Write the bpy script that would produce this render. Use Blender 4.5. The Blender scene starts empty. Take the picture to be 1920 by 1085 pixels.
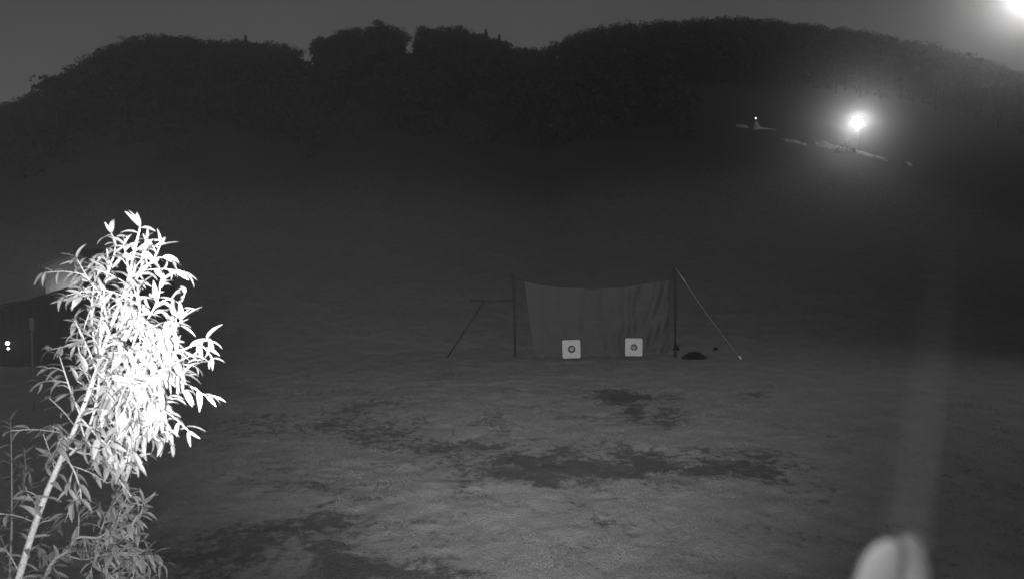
import bpy, math, random
import numpy as np
from mathutils import Vector, Matrix

random.seed(7)
rng = np.random.default_rng(7)
S = bpy.context.scene
COL = S.collection
R = math.radians

# ------------------------------------------------------------------ camera
CAM_Z = 4.4
FPX = 1251.0                                   # focal length in pixels of the 1920 wide photograph
PITCH = math.atan(62.0 / FPX)
cam_data = bpy.data.cameras.new('camera')
cam = bpy.data.objects.new('camera', cam_data)
COL.objects.link(cam)
cam.location = (0, 0, CAM_Z)
cam.rotation_euler = (math.pi / 2 - PITCH, 0, 0)
cam_data.sensor_width = 36.0
cam_data.lens = 36.0 * FPX / 1920.0
cam_data.clip_start = 0.005
cam_data.clip_end = 2000
cam_data.dof.use_dof = True
cam_data.dof.focus_distance = 14.0
cam_data.dof.aperture_fstop = 4.6
S.camera = cam

# ------------------------------------------------------------------ night sky
world = bpy.data.worlds.new('World')
S.world = world
world.use_nodes = True
wn = world.node_tree
wn.nodes.clear()
sky = wn.nodes.new('ShaderNodeTexSky')
sky.sky_type = 'NISHITA'
sky.sun_disc = False
sky.sun_elevation = R(8)
sky.sun_rotation = R(180)
bw = wn.nodes.new('ShaderNodeRGBToBW')          # the infrared camera sees no colour
bg = wn.nodes.new('ShaderNodeBackground')
bg.inputs['Strength'].default_value = 0.030
wo = wn.nodes.new('ShaderNodeOutputWorld')
wn.links.new(sky.outputs[0], bw.inputs[0])
wn.links.new(bw.outputs[0], bg.inputs[0])
wn.links.new(bg.outputs[0], wo.inputs[0])

# ------------------------------------------------------------------ the security camera's own infrared lamp
IR_POWER = 11500.0
ird = bpy.data.lights.new('infrared_lamp', 'SPOT')
ird.energy = IR_POWER
ird.spot_size = R(76)
ird.spot_blend = 1.0
ird.shadow_soft_size = 0.02
ir = bpy.data.objects.new('infrared_lamp', ird)
COL.objects.link(ir)
ir.location = (-0.14, 0.0, CAM_Z - 0.03)
ir.rotation_euler = (math.pi / 2 + R(4.0), 0, R(-2.0))

irw = bpy.data.lights.new('infrared_wide_fill', 'SPOT')      # added wide, weak fill beside the lens for the near blob and willows
irw.energy = 950.0
irw.spot_size = R(130)
irw.spot_blend = 1.0
irw.shadow_soft_size = 0.02
irwo = bpy.data.objects.new('infrared_wide_fill', irw)
COL.objects.link(irwo)
irwo.location = (-0.06, 0.0, CAM_Z - 0.05)
irwo.rotation_euler = (math.pi / 2 - R(10.0), 0, 0)

# ------------------------------------------------------------------ exposure
S.view_settings.view_transform = 'Standard'
S.view_settings.look = 'None'
S.view_settings.gamma = 1
S.view_settings.exposure = 0
S.view_settings.use_curve_mapping = False
S.render.engine = 'CYCLES'
S.cycles.max_bounces = 4
S.cycles.diffuse_bounces = 2
S.cycles.volume_bounces = 0
S.cycles.use_denoising = True
S.cycles.sample_clamp_indirect = 2.0

HAZE_DENSITY = 0.0020
HAZE_ANISO = 0.94

# ================================================================== helpers
def pix_dir(px, py):
    a = (px - 960.0) / FPX
    b = (py - 542.5) / FPX
    cp, sp = math.cos(PITCH), math.sin(PITCH)
    return Vector((a, cp - b * sp, -sp - b * cp))

def at(px, py, Y):
    d = pix_dir(px, py)
    return Vector((0, 0, CAM_Z)) + d * (Y / d.y)

def hash2(ix, iy, seed):
    h = (ix.astype(np.int64) * 374761393 + iy.astype(np.int64) * 668265263 + seed * 974711) & 0xffffffff
    h = ((h ^ (h >> 13)) * 1274126177) & 0xffffffff
    return ((h ^ (h >> 16)) & 0xffff) / 65535.0

def vnoise(x, y, seed=0):
    ix = np.floor(x); iy = np.floor(y)
    fx = x - ix; fy = y - iy
    fx = fx * fx * (3 - 2 * fx); fy = fy * fy * (3 - 2 * fy)
    a = hash2(ix, iy, seed); b = hash2(ix + 1, iy, seed)
    c = hash2(ix, iy + 1, seed); d = hash2(ix + 1, iy + 1, seed)
    return (a * (1 - fx) + b * fx) * (1 - fy) + (c * (1 - fx) + d * fx) * fy - 0.5

def fbm(x, y, seed=0, oct=4):
    s = 0; amp = 1.0
    for k in range(oct):
        s = s + amp * vnoise(x, y, seed + k)
        x = x * 2.03 + 7.1; y = y * 2.03 + 3.7; amp *= 0.5
    return s

# ---- skyline of the photograph, turned into an elevation per azimuth
SKY = [(-700, 330), (-400, 270), (-150, 230), (0, 192), (40, 182), (90, 145), (150, 112), (200, 84), (245, 68), (300, 62), (350, 62), (385, 70), (430, 73),
       (460, 69), (500, 74), (540, 80), (570, 82), (600, 68), (640, 55), (680, 44), (715, 40), (745, 46), (765, 54),
       (790, 48), (820, 46), (860, 47), (880, 54), (905, 60), (940, 70), (975, 82), (1000, 88), (1022, 90),
       (1050, 72), (1090, 54), (1150, 42), (1250, 34), (1350, 29), (1420, 30), (1480, 36), (1540, 44), (1640, 58),
       (1750, 80), (1850, 110), (1920, 135), (2200, 230), (2600, 330)]
_az, _te, _teh = [], [], []
for px, py in SKY:
    d = pix_dir(px, py + 46)
    e = pix_dir(px, py)
    _az.append(math.atan2(d.x, d.y)); _te.append(d.z / math.hypot(d.x, d.y)); _teh.append(e.z / math.hypot(e.x, e.y))
_az = np.array(_az); _te = np.array(_te); _teh = np.array(_teh)
R0, R1 = 30.5, 250.0

def ridge_tan(az, tab=None):
    t = np.interp(az, _az, _te if tab is None else tab)
    out = np.clip((np.abs(az) - 0.95) / 0.9, 0, 1)
    return t * (1 - out * out * (3 - 2 * out)) + 0.01 * out

def height(x, y):
    x = np.asarray(x, dtype=float); y = np.asarray(y, dtype=float)
    r = np.hypot(x, y) + 1e-6
    az = np.arctan2(x, y)
    u = np.clip((r - R0) / (R1 - R0), 0, 1)
    top = CAM_Z + R1 * ridge_tan(az)
    z = top * np.power(u, 1.3)
    z = z * (1 - 0.5 * np.clip((r - R1) / 90.0, 0, 1))
    far = np.clip((r - 45) / 60, 0, 1)
    z = z + far * 1.6 * fbm(x / 26, y / 26, 11, 3) * (1 - np.clip((r - 200) / 50, 0, 1) * .7)
    z = z + 0.10 * fbm(x / 3.1, y / 3.1, 21, 3) + 0.055 * fbm(x / 0.45, y / 0.45, 31, 3)
    return z

def hgt(x, y):
    return float(height(np.array([x]), np.array([y]))[0])

def ground(px, py, lift=0.0):
    d = pix_dir(px, py)
    ts = np.geomspace(3, 330, 4000)
    X = d.x * ts; Y = d.y * ts; Z = CAM_Z + d.z * ts
    H = height(X, Y)
    k = int(np.argmax(Z < H))
    if k == 0:
        k = len(ts) - 1
    return Vector((X[k], Y[k], H[k] + lift))

# ------------------------------------------------------------------ materials
def mat(name, base, rough=0.85, var=0.25, scale=8.0, bump=0.0, bscale=40.0, spec=0.2, trans=0.0, transl=0.0,
        emit=None, estr=0.0):
    m = bpy.data.materials.new(name)
    m.use_nodes = True
    nt = m.node_tree
    b = nt.nodes['Principled BSDF']
    b.inputs['Roughness'].default_value = rough
    b.inputs['Specular IOR Level'].default_value = spec
    tc = nt.nodes.new('ShaderNodeTexCoord')
    n = nt.nodes.new('ShaderNodeTexNoise')
    n.inputs['Scale'].default_value = scale
    n.inputs['Detail'].default_value = 5
    nt.links.new(tc.outputs['Object'], n.inputs['Vector'])
    mr = nt.nodes.new('ShaderNodeMapRange')
    mr.inputs['From Min'].default_value = 0.3; mr.inputs['From Max'].default_value = 0.7
    mr.inputs['To Min'].default_value = base * (1 - var); mr.inputs['To Max'].default_value = base * (1 + var)
    nt.links.new(n.outputs['Fac'], mr.inputs['Value'])
    nt.links.new(mr.outputs[0], b.inputs['Base Color'])
    if bump:
        n2 = nt.nodes.new('ShaderNodeTexNoise'); n2.inputs['Scale'].default_value = bscale; n2.inputs['Detail'].default_value = 6
        nt.links.new(tc.outputs['Object'], n2.inputs['Vector'])
        bp = nt.nodes.new('ShaderNodeBump'); bp.inputs['Strength'].default_value = bump; bp.inputs['Distance'].default_value = 0.02
        nt.links.new(n2.outputs['Fac'], bp.inputs['Height']); nt.links.new(bp.outputs[0], b.inputs['Normal'])
    if transl:
        t = nt.nodes.new('ShaderNodeBsdfTranslucent')
        nt.links.new(mr.outputs[0], t.inputs['Color'])
        mx = nt.nodes.new('ShaderNodeMixShader'); mx.inputs[0].default_value = transl
        nt.links.new(b.outputs[0], mx.inputs[1]); nt.links.new(t.outputs[0], mx.inputs[2])
        nt.links.new(mx.outputs[0], nt.nodes['Material Output'].inputs['Surface'])
    if emit is not None:
        b.inputs['Emission Color'].default_value = (emit, emit, emit, 1)
        b.inputs['Emission Strength'].default_value = estr
    return m

# ------------------------------------------------------------------ mesh collecting
class MB:
    def __init__(s): s.v = []; s.f = []
    def box(s, c, size, M=None, taper=1.0):
        n = len(s.v)
        for dz in (-.5, .5):
            k = taper if dz > 0 else 1
            for dx, dy in ((-.5, -.5), (.5, -.5), (.5, .5), (-.5, .5)):
                p = Vector((dx * size[0] * k, dy * size[1] * k, dz * size[2]))
                if M: p = M @ p
                s.v.append(tuple(Vector(c) + p))
        for q in ((0, 3, 2, 1), (4, 5, 6, 7), (0, 1, 5, 4), (1, 2, 6, 5), (2, 3, 7, 6), (3, 0, 4, 7)):
            s.f.append(tuple(n + i for i in q))
    def tube(s, pts, radii, sides=8, caps=True):
        pts = [Vector(p) for p in pts]
        n0 = len(s.v)
        up = Vector((0.13, 0.31, 1)).normalized()
        for i, p in enumerate(pts):
            t = (pts[min(i + 1, len(pts) - 1)] - pts[max(i - 1, 0)]).normalized()
            a = t.cross(up)
            if a.length < 1e-3: a = t.cross(Vector((1, 0, 0)))
            a.normalize(); b = t.cross(a)
            r = radii[i] if hasattr(radii, '__len__') else radii
            for k in range(sides):
                th = 2 * math.pi * k / sides
                s.v.append(tuple(p + a * math.cos(th) * r + b * math.sin(th) * r))
        for i in range(len(pts) - 1):
            for k in range(sides):
                k2 = (k + 1) % sides
                s.f.append((n0 + i * sides + k, n0 + i * sides + k2, n0 + (i + 1) * sides + k2, n0 + (i + 1) * sides + k))
        if caps:
            s.f.append(tuple(n0 + k for k in range(sides))[::-1])
            s.f.append(tuple(n0 + (len(pts) - 1) * sides + k for k in range(sides)))
    def lathe(s, c, prof, sides=20, M=None):
        n0 = len(s.v)
        for (r, z) in prof:
            for k in range(sides):
                th = 2 * math.pi * k / sides
                p = Vector((r * math.cos(th), r * math.sin(th), z))
                if M: p = M @ p
                s.v.append(tuple(Vector(c) + p))
        for i in range(len(prof) - 1):
            for k in range(sides):
                k2 = (k + 1) % sides
                s.f.append((n0 + i * sides + k, n0 + i * sides + k2, n0 + (i + 1) * sides + k2, n0 + (i + 1) * sides + k))
    def mesh(s, name, m, smooth=True):
        me = bpy.data.meshes.new(name)
        me.from_pydata(s.v, [], s.f)
        me.materials.append(m)
        if smooth:
            me.polygons.foreach_set('use_smooth', [True] * len(me.polygons))
        me.update()
        return me
    def build(s, name, m, parent=None, smooth=True, loc=None):
        if loc is not None:
            L = Vector(loc)
            s.v = [tuple(Vector(p) - L) for p in s.v]
        o = bpy.data.objects.new(name, s.mesh(name, m, smooth))
        COL.objects.link(o)
        if loc is not None: o.location = loc
        if parent: 
            o.parent = parent
            if loc is None: o.matrix_parent_inverse = Matrix.Translation(-parent.location)
        return o

def bevel(o, w, seg=3):
    md = o.modifiers.new('bevel', 'BEVEL'); md.width = w; md.segments = seg

def tag(o, label=None, cat=None, group=None, kind=None):
    if label: o['label'] = label
    if cat: o['category'] = cat
    if group: o['group'] = group
    if kind: o['kind'] = kind
    return o

def thing(name, loc, label, cat, group=None):
    o = bpy.data.objects.new(name, None)
    o.empty_display_size = 0.2
    COL.objects.link(o)
    o.location = loc
    return tag(o, label, cat, group)

def np_mesh(name, verts, faces, m, smooth=False):
    """faces: (n,k) int array"""
    me = bpy.data.meshes.new(name)
    nf, k = faces.shape
    me.vertices.add(len(verts)); me.vertices.foreach_set('co', verts.astype(np.float32).ravel())
    me.loops.add(nf * k); me.loops.foreach_set('vertex_index', faces.astype(np.int32).ravel())
    me.polygons.add(nf)
    me.polygons.foreach_set('loop_start', np.arange(0, nf * k, k, dtype=np.int32))
    me.polygons.foreach_set('loop_total', np.full(nf, k, dtype=np.int32))
    if smooth: me.polygons.foreach_set('use_smooth', np.ones(nf, dtype=bool))
    me.materials.append(m)
    me.update(calc_edges=True); me.validate()
    return me

# ================================================================== terrain
# bare / dark weed patches of the meadow: (px, py, half width px, half height px, weight)
PATCH = [(640, 790, 90, 20, .5), (760, 800, 70, 14, .5), (880, 830, 90, 16, .55), (1000, 850, 100, 16, .6), (1130, 905, 90, 14, .5), (1330, 850, 90, 14, .5), (900, 880, 110, 20, .5), (720, 870, 80, 20, .4), (1440, 870, 60, 20, .5), (580, 905, 90, 26, .45), (1090, 790, 40, 10, .3),
         (1150, 742, 60, 16, .9), (1185, 768, 30, 14, .6), (1250, 738, 25, 8, .4), (1265, 785, 35, 12, .45), (1405, 745, 45, 8, .4),
         (720, 765, 75, 16, .55), (700, 815, 70, 18, .6), (800, 838, 110, 22, .65), (930, 785, 40, 14, .5),
         (960, 862, 130, 24, .7), (1080, 880, 120, 30, .9), (980, 890, 90, 26, .7), (1160, 895, 80, 22, .7), (1040, 905, 60, 18, .9), (1200, 870, 80, 26, .9), (1300, 880, 90, 22, .8), (1400, 895, 45, 18, .75),
         (1180, 842, 120, 10, .6), (880, 908, 60, 18, .6), (660, 925, 70, 22, .5), (600, 950, 80, 20, .45), (800, 965, 60, 20, .35),
         (520, 1000, 170, 40, .8), (700, 1050, 130, 30, .85), (830, 1075, 60, 20, .7), (430, 1060, 150, 50, .8), (500, 880, 80, 20, .3),
         (1180, 1000, 40, 14, .35), (1100, 950, 30, 12, .25), (1050, 1040, 35, 12, .25), (1330, 1030, 50, 12, .2), (1560, 930, 60, 16, .35), (1480, 985, 50, 12, .3),
         (600, 740, 90, 14, .3), (450, 800, 90, 30, .35), (850, 700, 60, 10, .35), (1480, 800, 80, 14, .3), (1400, 850, 60, 12, .3), (1010, 765, 50, 8, .3)]
_patch = []
for px, py, hw, hh, w in PATCH:
    c = ground(px, py); a = ground(px + hw, py); b1 = ground(px, py - hh); b2 = ground(px, py + hh)
    _patch.append((c.x, c.y, max(.1, abs(a.x - c.x)), max(.12, abs(b1.y - b2.y) / 2), w, math.atan2(c.x, c.y)))

def bare(x, y):
    wx = x + 0.9 * fbm(x / 1.6, y / 1.6, 41, 4); wy = y + 1.3 * fbm(x / 1.6, y / 1.6, 51, 4)
    s = np.zeros_like(x)
    for cx, cy, rx, ry, w, az in _patch:
        # axes turned so the patch's long side lies across the line of sight
        ca, sa = math.cos(az), math.sin(az)
        dx = wx - cx; dy = wy - cy
        u = (dx * ca - dy * sa) / rx; v = (dx * sa + dy * ca) / ry
        s = np.maximum(s, w * np.exp(-(u * u + v * v) * 0.9))
    s = s * 1.12 + 0.5 * fbm(x / 0.6, y / 0.55, 61, 5) * (0.25 + s) + 0.22 * fbm(x / 3, y / 2.4, 71, 4)
    return np.clip(s, 0, 1)

azs = np.concatenate([np.linspace(-math.pi, -0.80, 60, endpoint=False), np.linspace(-0.80, 0.80, 760, endpoint=False), np.linspace(0.80, math.pi, 60, endpoint=False)])
rs = np.concatenate([[0.0], np.geomspace(1.0, 6.5, 20, endpoint=False), np.geomspace(6.5, 45, 330, endpoint=False), np.geomspace(45, 325, 150)])
A, RR = np.meshgrid(azs, rs)
X = RR * np.sin(A); Y = RR * np.cos(A)
Z = height(X, Y)
nr, na = X.shape
verts = np.stack([X.ravel(), Y.ravel(), Z.ravel()], 1)
i, j = np.meshgrid(np.arange(nr - 1), np.arange(na), indexing='ij')
j2 = (j + 1) % na
faces = np.stack([(i * na + j).ravel(), (i * na + j2).ravel(), ((i + 1) * na + j2).ravel(), ((i + 1) * na + j).ravel()], 1)[:, ::-1]

gm = bpy.data.materials.new('meadow_ground'); gm.use_nodes = True
nt = gm.node_tree; L = nt.links.new; N = nt.nodes.new
b = nt.nodes['Principled BSDF']; b.inputs['Roughness'].default_value = 1.0; b.inputs['Specular IOR Level'].default_value = 0.05
att = N('ShaderNodeAttribute'); att.attribute_name = 'bare'
tc = N('ShaderNodeTexCoord')
def noise(scale, detail, rough=.6):
    n = N('ShaderNodeTexNoise'); n.inputs['Scale'].default_value = scale; n.inputs['Detail'].default_value = detail; n.inputs['Roughness'].default_value = rough
    L(tc.outputs['Object'], n.inputs['Vector']); return n
def mth(op, a, b_):
    n = N('ShaderNodeMath'); n.operation = op
    for k, q in enumerate((a, b_)):
        if isinstance(q, (int, float)): n.inputs[k].default_value = q
        else: L(q, n.inputs[k])
    return n.outputs[0]
nf_ = noise(4.5, 10, .75); nb = noise(1.1, 6); nx = noise(26, 4)
fac = mth('ADD', att.outputs['Fac'], mth('MULTIPLY', mth('SUBTRACT', nf_.outputs['Fac'], 0.5), 3.0))
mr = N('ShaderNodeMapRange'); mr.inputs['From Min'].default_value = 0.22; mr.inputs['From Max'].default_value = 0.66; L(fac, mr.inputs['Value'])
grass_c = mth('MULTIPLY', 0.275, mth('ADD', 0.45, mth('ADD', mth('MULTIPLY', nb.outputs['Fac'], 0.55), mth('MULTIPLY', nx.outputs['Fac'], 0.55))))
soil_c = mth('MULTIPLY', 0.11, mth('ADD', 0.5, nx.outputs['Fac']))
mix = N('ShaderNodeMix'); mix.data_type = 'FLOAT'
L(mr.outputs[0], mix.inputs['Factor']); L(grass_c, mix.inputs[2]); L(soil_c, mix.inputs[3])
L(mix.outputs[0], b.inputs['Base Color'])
bp = N('ShaderNodeBump'); bp.inputs['Strength'].default_value = 0.7; bp.inputs['Distance'].default_value = 0.08
L(mth('ADD', nx.outputs['Fac'], nf_.outputs['Fac']), bp.inputs['Height']); L(bp.outputs[0], b.inputs['Normal'])

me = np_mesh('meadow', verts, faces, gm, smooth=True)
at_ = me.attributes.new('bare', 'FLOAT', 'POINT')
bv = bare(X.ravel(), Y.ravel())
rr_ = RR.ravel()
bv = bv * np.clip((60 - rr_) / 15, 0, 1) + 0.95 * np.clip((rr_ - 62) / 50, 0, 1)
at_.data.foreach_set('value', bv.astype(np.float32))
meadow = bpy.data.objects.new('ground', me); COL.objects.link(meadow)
tag(meadow, 'rough mown meadow with dark bare patches rising into a steep hillside', kind='structure')

# ---- grass blades on the near meadow
grass_m = mat('grass_blades', 0.24, 1.0, .35, 1.5, transl=0.2, spec=.05)
def blades(n, rmin, rmax, h0, h1, w, azm=0.72):
    r = np.exp(rng.uniform(math.log(rmin), math.log(rmax), n)); a = rng.uniform(-azm, azm, n)
    x = r * np.sin(a); y = r * np.cos(a)
    keep = (rng.uniform(0, 1, n) > bare(x, y) * 1.5) & (rng.uniform(0, 1, n) < np.clip((38 - r) / 20, 0, 1))
    x, y, r = x[keep], y[keep], r[keep]; n = len(x)
    z = height(x, y) - 0.004
    h = rng.uniform(h0, h1, n) * (0.35 + 2.2 * np.clip(fbm(x / .5, y / .5, 91, 3) + .25, 0, 1)); th = rng.uniform(0, 2 * math.pi, n); wd = w * (r / 10) ** .7
    lx = rng.normal(0, .6, n) * h; ly = rng.normal(0, .6, n) * h
    cx, sx = np.cos(th) * wd, np.sin(th) * wd
    V = np.empty((n, 4, 3))
    V[:, 0] = np.stack([x - cx, y - sx, z], 1); V[:, 1] = np.stack([x + cx, y + sx, z], 1)
    V[:, 2] = np.stack([x + cx * .6 + lx * .5, y + sx * .6 + ly * .5, z + h * .6], 1)
    V[:, 3] = np.stack([x + lx, y + ly, z + h], 1)
    F = np.array([[0, 1, 2], [0, 2, 3]])[None] + (np.arange(n) * 4)[:, None, None]
    return V.reshape(-1, 3), F.reshape(-1, 3)
V1, F1 = blades(210000, 8.0, 38, .012, .04, .003)
gr = bpy.data.objects.new('grass', np_mesh('grass', V1, F1, grass_m)); COL.objects.link(gr)
tag(gr, 'short mown grass of the meadow', kind='stuff')

# ================================================================== forest on the hillside
bark_m = mat('bark', 0.06, .9, .3, 6, .5, 20)
crown_m = mat('tree_foliage', 0.10, .9, .4, 3, transl=.25, spec=.1)

def crown_cards(n, size, lumps=9, tall=1.0, seed=0, conifer=False):
    """unit tree: height 1, crown radius ~.28; returns (n,4,3) quads"""
    g = np.random.default_rng(seed)
    if conifer:
        t = g.uniform(0.12, 1.0, n) ** .8
        rad = 0.30 * (1.04 - t) * (0.75 + .35 * np.cos(t * 60))
        a = g.uniform(0, 2 * math.pi, n); q = np.sqrt(g.uniform(.2, 1, n))
        P = np.stack([rad * q * np.cos(a), rad * q * np.sin(a), t], 1)
    else:
        c = np.stack([g.normal(0, .13, lumps), g.normal(0, .13, lumps), g.uniform(.12, .84, lumps)], 1)
        c[0] = (0, 0, .84)
        k = g.integers(0, lumps, n)
        d = g.normal(0, 1, (n, 3)); d /= np.linalg.norm(d, axis=1)[:, None]
        rr = g.uniform(.09, .17, lumps)[k] * g.uniform(.55, 1.05, n)
        P = c[k] + d * rr[:, None] * np.array([1.1, 1.1, .9])
    s = size * g.uniform(.6, 1.3, n)
    u = g.normal(0, 1, (n, 3)); u /= np.linalg.norm(u, axis=1)[:, None]
    w = np.cross(u, g.normal(0, 1, (n, 3))); w /= np.linalg.norm(w, axis=1)[:, None]
    u = u * s[:, None]; w = w * (s * .7)[:, None]
    return np.stack([P - u, P - w * .8, P + u, P + w], 1)

templates = [crown_cards(260, .045, 9, seed=s) for s in range(5)]
templates_hi = [crown_cards(620, .028, 12, seed=20 + s) for s in range(5)]
FQ, FT = [], []
gaps = [(583, 13), (777, 15)]
trunks = MB()
def add_forest_tree(x, y, h, rad_scale, hi=False):
    z = hgt(x, y)
    T = (templates_hi if hi else templates)[rng.integers(0, 5)]
    a = rng.uniform(0, 2 * math.pi); ca, sa = math.cos(a), math.sin(a)
    P = T.reshape(-1, 3).copy()
    P = np.stack([(P[:, 0] * ca - P[:, 1] * sa) * rad_scale, (P[:, 0] * sa + P[:, 1] * ca) * rad_scale, P[:, 2]], 1) * h
    FQ.append(P + np.array([x, y, z - .3]))
    trunks.tube([(x, y, z - .5), (x, y, z + h * .6)], [h * .014, h * .008], 5, False)
def px_of_az(az):
    return 960 + FPX * math.tan(az)
r = 112.0
row = 0
while r < 252:
    az = -0.80 + rng.uniform(0, .02)
    hi = r > 238
    while az < 0.80:
        p = px_of_az(az)
        skip = any(abs(p - g) < w for g, w in gaps)
        # open ski run between the woods, at the right lower down
        dens = 1.0 if r > 170 else .75
        if r < 150: dens = .15 + .6 * (r - 112) / 38
        if p > 1150 and r < 175: dens = 0.0 if p > 1300 else .3
        if rng.uniform() < dens and not (skip and r > 160):
            rr = r + rng.uniform(-2.5, 2.5)
            x, y = rr * math.sin(az), rr * math.cos(az)
            cap = (CAM_Z + rr * float(ridge_tan(np.array([az]), _teh)[0])) - hgt(x, y)      # up to the skyline
            h = rng.uniform(8.5, 12.5)
            if hi: h = cap * (rng.uniform(.84, 1.0) if rng.uniform() < .7 else rng.uniform(1.0, 1.09))
            else: h = min(h, cap * .97)
            if h > 3: add_forest_tree(x, y, h, rng.uniform(.9, 1.3) if not hi else rng.uniform(.8, 1.35), hi)
        az += rng.uniform(3.2, 6.4) / r * (.8 if hi else 1.15)
    r += 7.0 if r < 232 else 4.0
V2 = np.concatenate(FQ); F2 = np.arange(len(V2)).reshape(-1, 4)
forest = bpy.data.objects.new('forest', np_mesh('forest', V2, F2, crown_m)); COL.objects.link(forest)
tag(forest, 'dark woodland mass covering the hillside up to the skyline', kind='stuff')
ft = trunks.build('forest_trunks', bark_m); tag(ft, 'trunks inside the dark woodland mass', kind='stuff')

# single trees that stand out on the skyline
TREES = [(460, 67, 236, 1, 'slim pointed conifer on the left skyline above the long even ridge'),
         (712, 38, 247, 0, 'broad leafy tree crowning the highest wooded hump left of centre'),
         (655, 50, 247, 0, 'leafy tree on the left shoulder of the highest wooded hump'),
         (795, 46, 247, 0, 'leafy tree just right of the small notch in the skyline'),
         (862, 45, 247, 0, 'flat topped leafy tree at the right end of the second hump'),
         (911, 55, 247, 1, 'short pointed conifer on the slope right of the second hump'),
         (936, 65, 247, 1, 'second pointed conifer lower down toward the skyline dip'),
         (1176, 34, 247, 0, 'rounded tree breaking the rising ridge right of the skyline dip'),
         (250, 64, 247, 0, 'rounded tree at the shoulder where the left ridge starts falling away'),
         (600, 66, 247, 0, 'leafy tree just right of the bright gap in the skyline')]
for px, py, Yd, con, lab in TREES:
    d = pix_dir(px, py); az = math.atan2(d.x, d.y)
    x, y = Yd * math.sin(az), Yd * math.cos(az); z = hgt(x, y)
    h = max(5, CAM_Z + Yd * d.z / math.hypot(d.x, d.y) - z)
    t = thing('conifer_tree' if con else 'leafy_tree', (x, y, z), lab, 'tree', 'trees standing out on the skyline')
    q = crown_cards(900, .024, 13, seed=int(px), conifer=bool(con)).reshape(-1, 3) * h
    q *= np.array([1.15, 1.15, 1.0])
    c = bpy.data.objects.new('crown', np_mesh('crown', q, np.arange(len(q)).reshape(-1, 4), crown_m)); COL.objects.link(c); c.parent = t
    m = MB(); m.tube([(0, 0, -.5), (.05 * h * .1, 0, h * .4), (0, 0, h * .8)], [h * .022, h * .015, h * .004], 7)
    o = m.build('trunk', bark_m); o.parent = t

# ================================================================== haze
hz = MB(); hz.box((0, 0, 62), (664, 664, 130))
hm = bpy.data.materials.new('haze'); hm.use_nodes = True
hm.node_tree.nodes.clear()
pv = hm.node_tree.nodes.new('ShaderNodeVolumePrincipled')
pv.inputs['Color'].default_value = (.9, .9, .9, 1); pv.inputs['Density'].default_value = HAZE_DENSITY; pv.inputs['Anisotropy'].default_value = HAZE_ANISO
mo = hm.node_tree.nodes.new('ShaderNodeOutputMaterial'); hm.node_tree.links.new(pv.outputs[0], mo.inputs['Volume'])
haze = hz.build('haze', hm, smooth=False); tag(haze, 'thin night haze over the meadow and hillside', kind='stuff')

# ================================================================== arrow net with poles and ropes
NY = 29.0
metal_dark = mat('dark_pole', 0.035, .6, .3, 20)
rope_dark = mat('dark_rope', 0.05, .9)
rope_pale = mat('pale_rope', 0.40, .8, .1)
net_m = mat('net_cloth', 0.12, .95, .10, 2.2, .3, 60, transl=.15)
_t = net_m.node_tree; _tr = _t.nodes.new('ShaderNodeBsdfTransparent'); _mx = _t.nodes.new('ShaderNodeMixShader'); _mx.inputs[0].default_value = .3
_src = _t.nodes['Material Output'].inputs['Surface'].links[0].from_socket
_t.links.new(_src, _mx.inputs[1]); _t.links.new(_tr.outputs[0], _mx.inputs[2]); _t.links.new(_mx.outputs[0], _t.nodes['Material Output'].inputs['Surface'])

def netp(px, py, Y=NY): return at(px, py, Y)
net = thing('arrow_net', netp(1110, 668), 'tall grey arrow stop net sagging between two dark poles behind the square targets', 'net')
net.location.z = hgt(net.location.x, NY)
# netting sheet: folds run down, the top edge sags, the bottom trails on the grass
nu, nv = 150, 50
TOPX = [(983, 527), (1010, 533), (1050, 538), (1110, 541), (1170, 538), (1210, 531), (1254, 525)]
def topy(px): return float(np.interp(px, [a for a, _ in TOPX], [b for _, b in TOPX]))
V = []; F = []
for jv in range(nv + 1):
    v = jv / nv
    for iu in range(nu + 1):
        u = iu / nu
        tx = 983 + (1254 - 983) * u
        ty = topy(tx)
        bx = 1003 + (1252 - 1003) * u
        by = 669 - 9 * u + 1.5 * math.sin(u * 40)
        # right side: slack gathered into diagonal folds
        px = tx + (bx - tx) * v; py = ty + (by - ty) * v
        fold = 0.085 * math.sin(u * 46 + 2.0 * math.sin(v * 3) + 3 * vnoise(np.array([u * 9]), np.array([v * 2]), 5)[0]) * (0.5 + 1.2 * u * u) \
            + 0.10 * math.sin((u + .22 * v) * 70) * max(0, u - .5) * 2.0 * (0.3 + v)
        belly = 0.22 * math.sin(math.pi * v) * math.sin(math.pi * u)
        p = netp(px, py, NY + fold + belly + .05 * fbm(np.array([u * 5.]), np.array([v * 3.]), 77, 2)[0])
        V.append(tuple(p - net.location))
for jv in range(nv):
    for iu in range(nu):
        a = jv * (nu + 1) + iu; F.append((a, a + 1, a + nu + 2, a + nu + 1))
nm = MB(); nm.v = V; nm.f = F
o = nm.build('netting', net_m); o.parent = net
hem_m = mat('net_hem', 0.12, .9)
def polyline(name, pts, rad, m, parent, sides=6):
    mb = MB(); mb.tube([Vector(p) - parent.location for p in pts], rad, sides)
    o = mb.build(name, m); o.parent = parent; return o
polyline('bottom_hem', [V3 + net.location - Vector((0, .02, 0)) for V3 in [Vector(V[nv * (nu + 1) + i_]) for i_ in range(0, nu + 1, 3)]], .018, hem_m, net)
polyline('top_rope', [netp(962, 520)] + [netp(x_, y_) for x_, y_ in TOPX] + [netp(1265, 509)], .012, rope_dark, net)
polyline('side_tie', [netp(1003, 668), netp(966, 671)], .008, rope_dark, net)
polyline('side_tie', [netp(1252, 659), netp(1265, 655)], .008, rope_dark, net)

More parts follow.
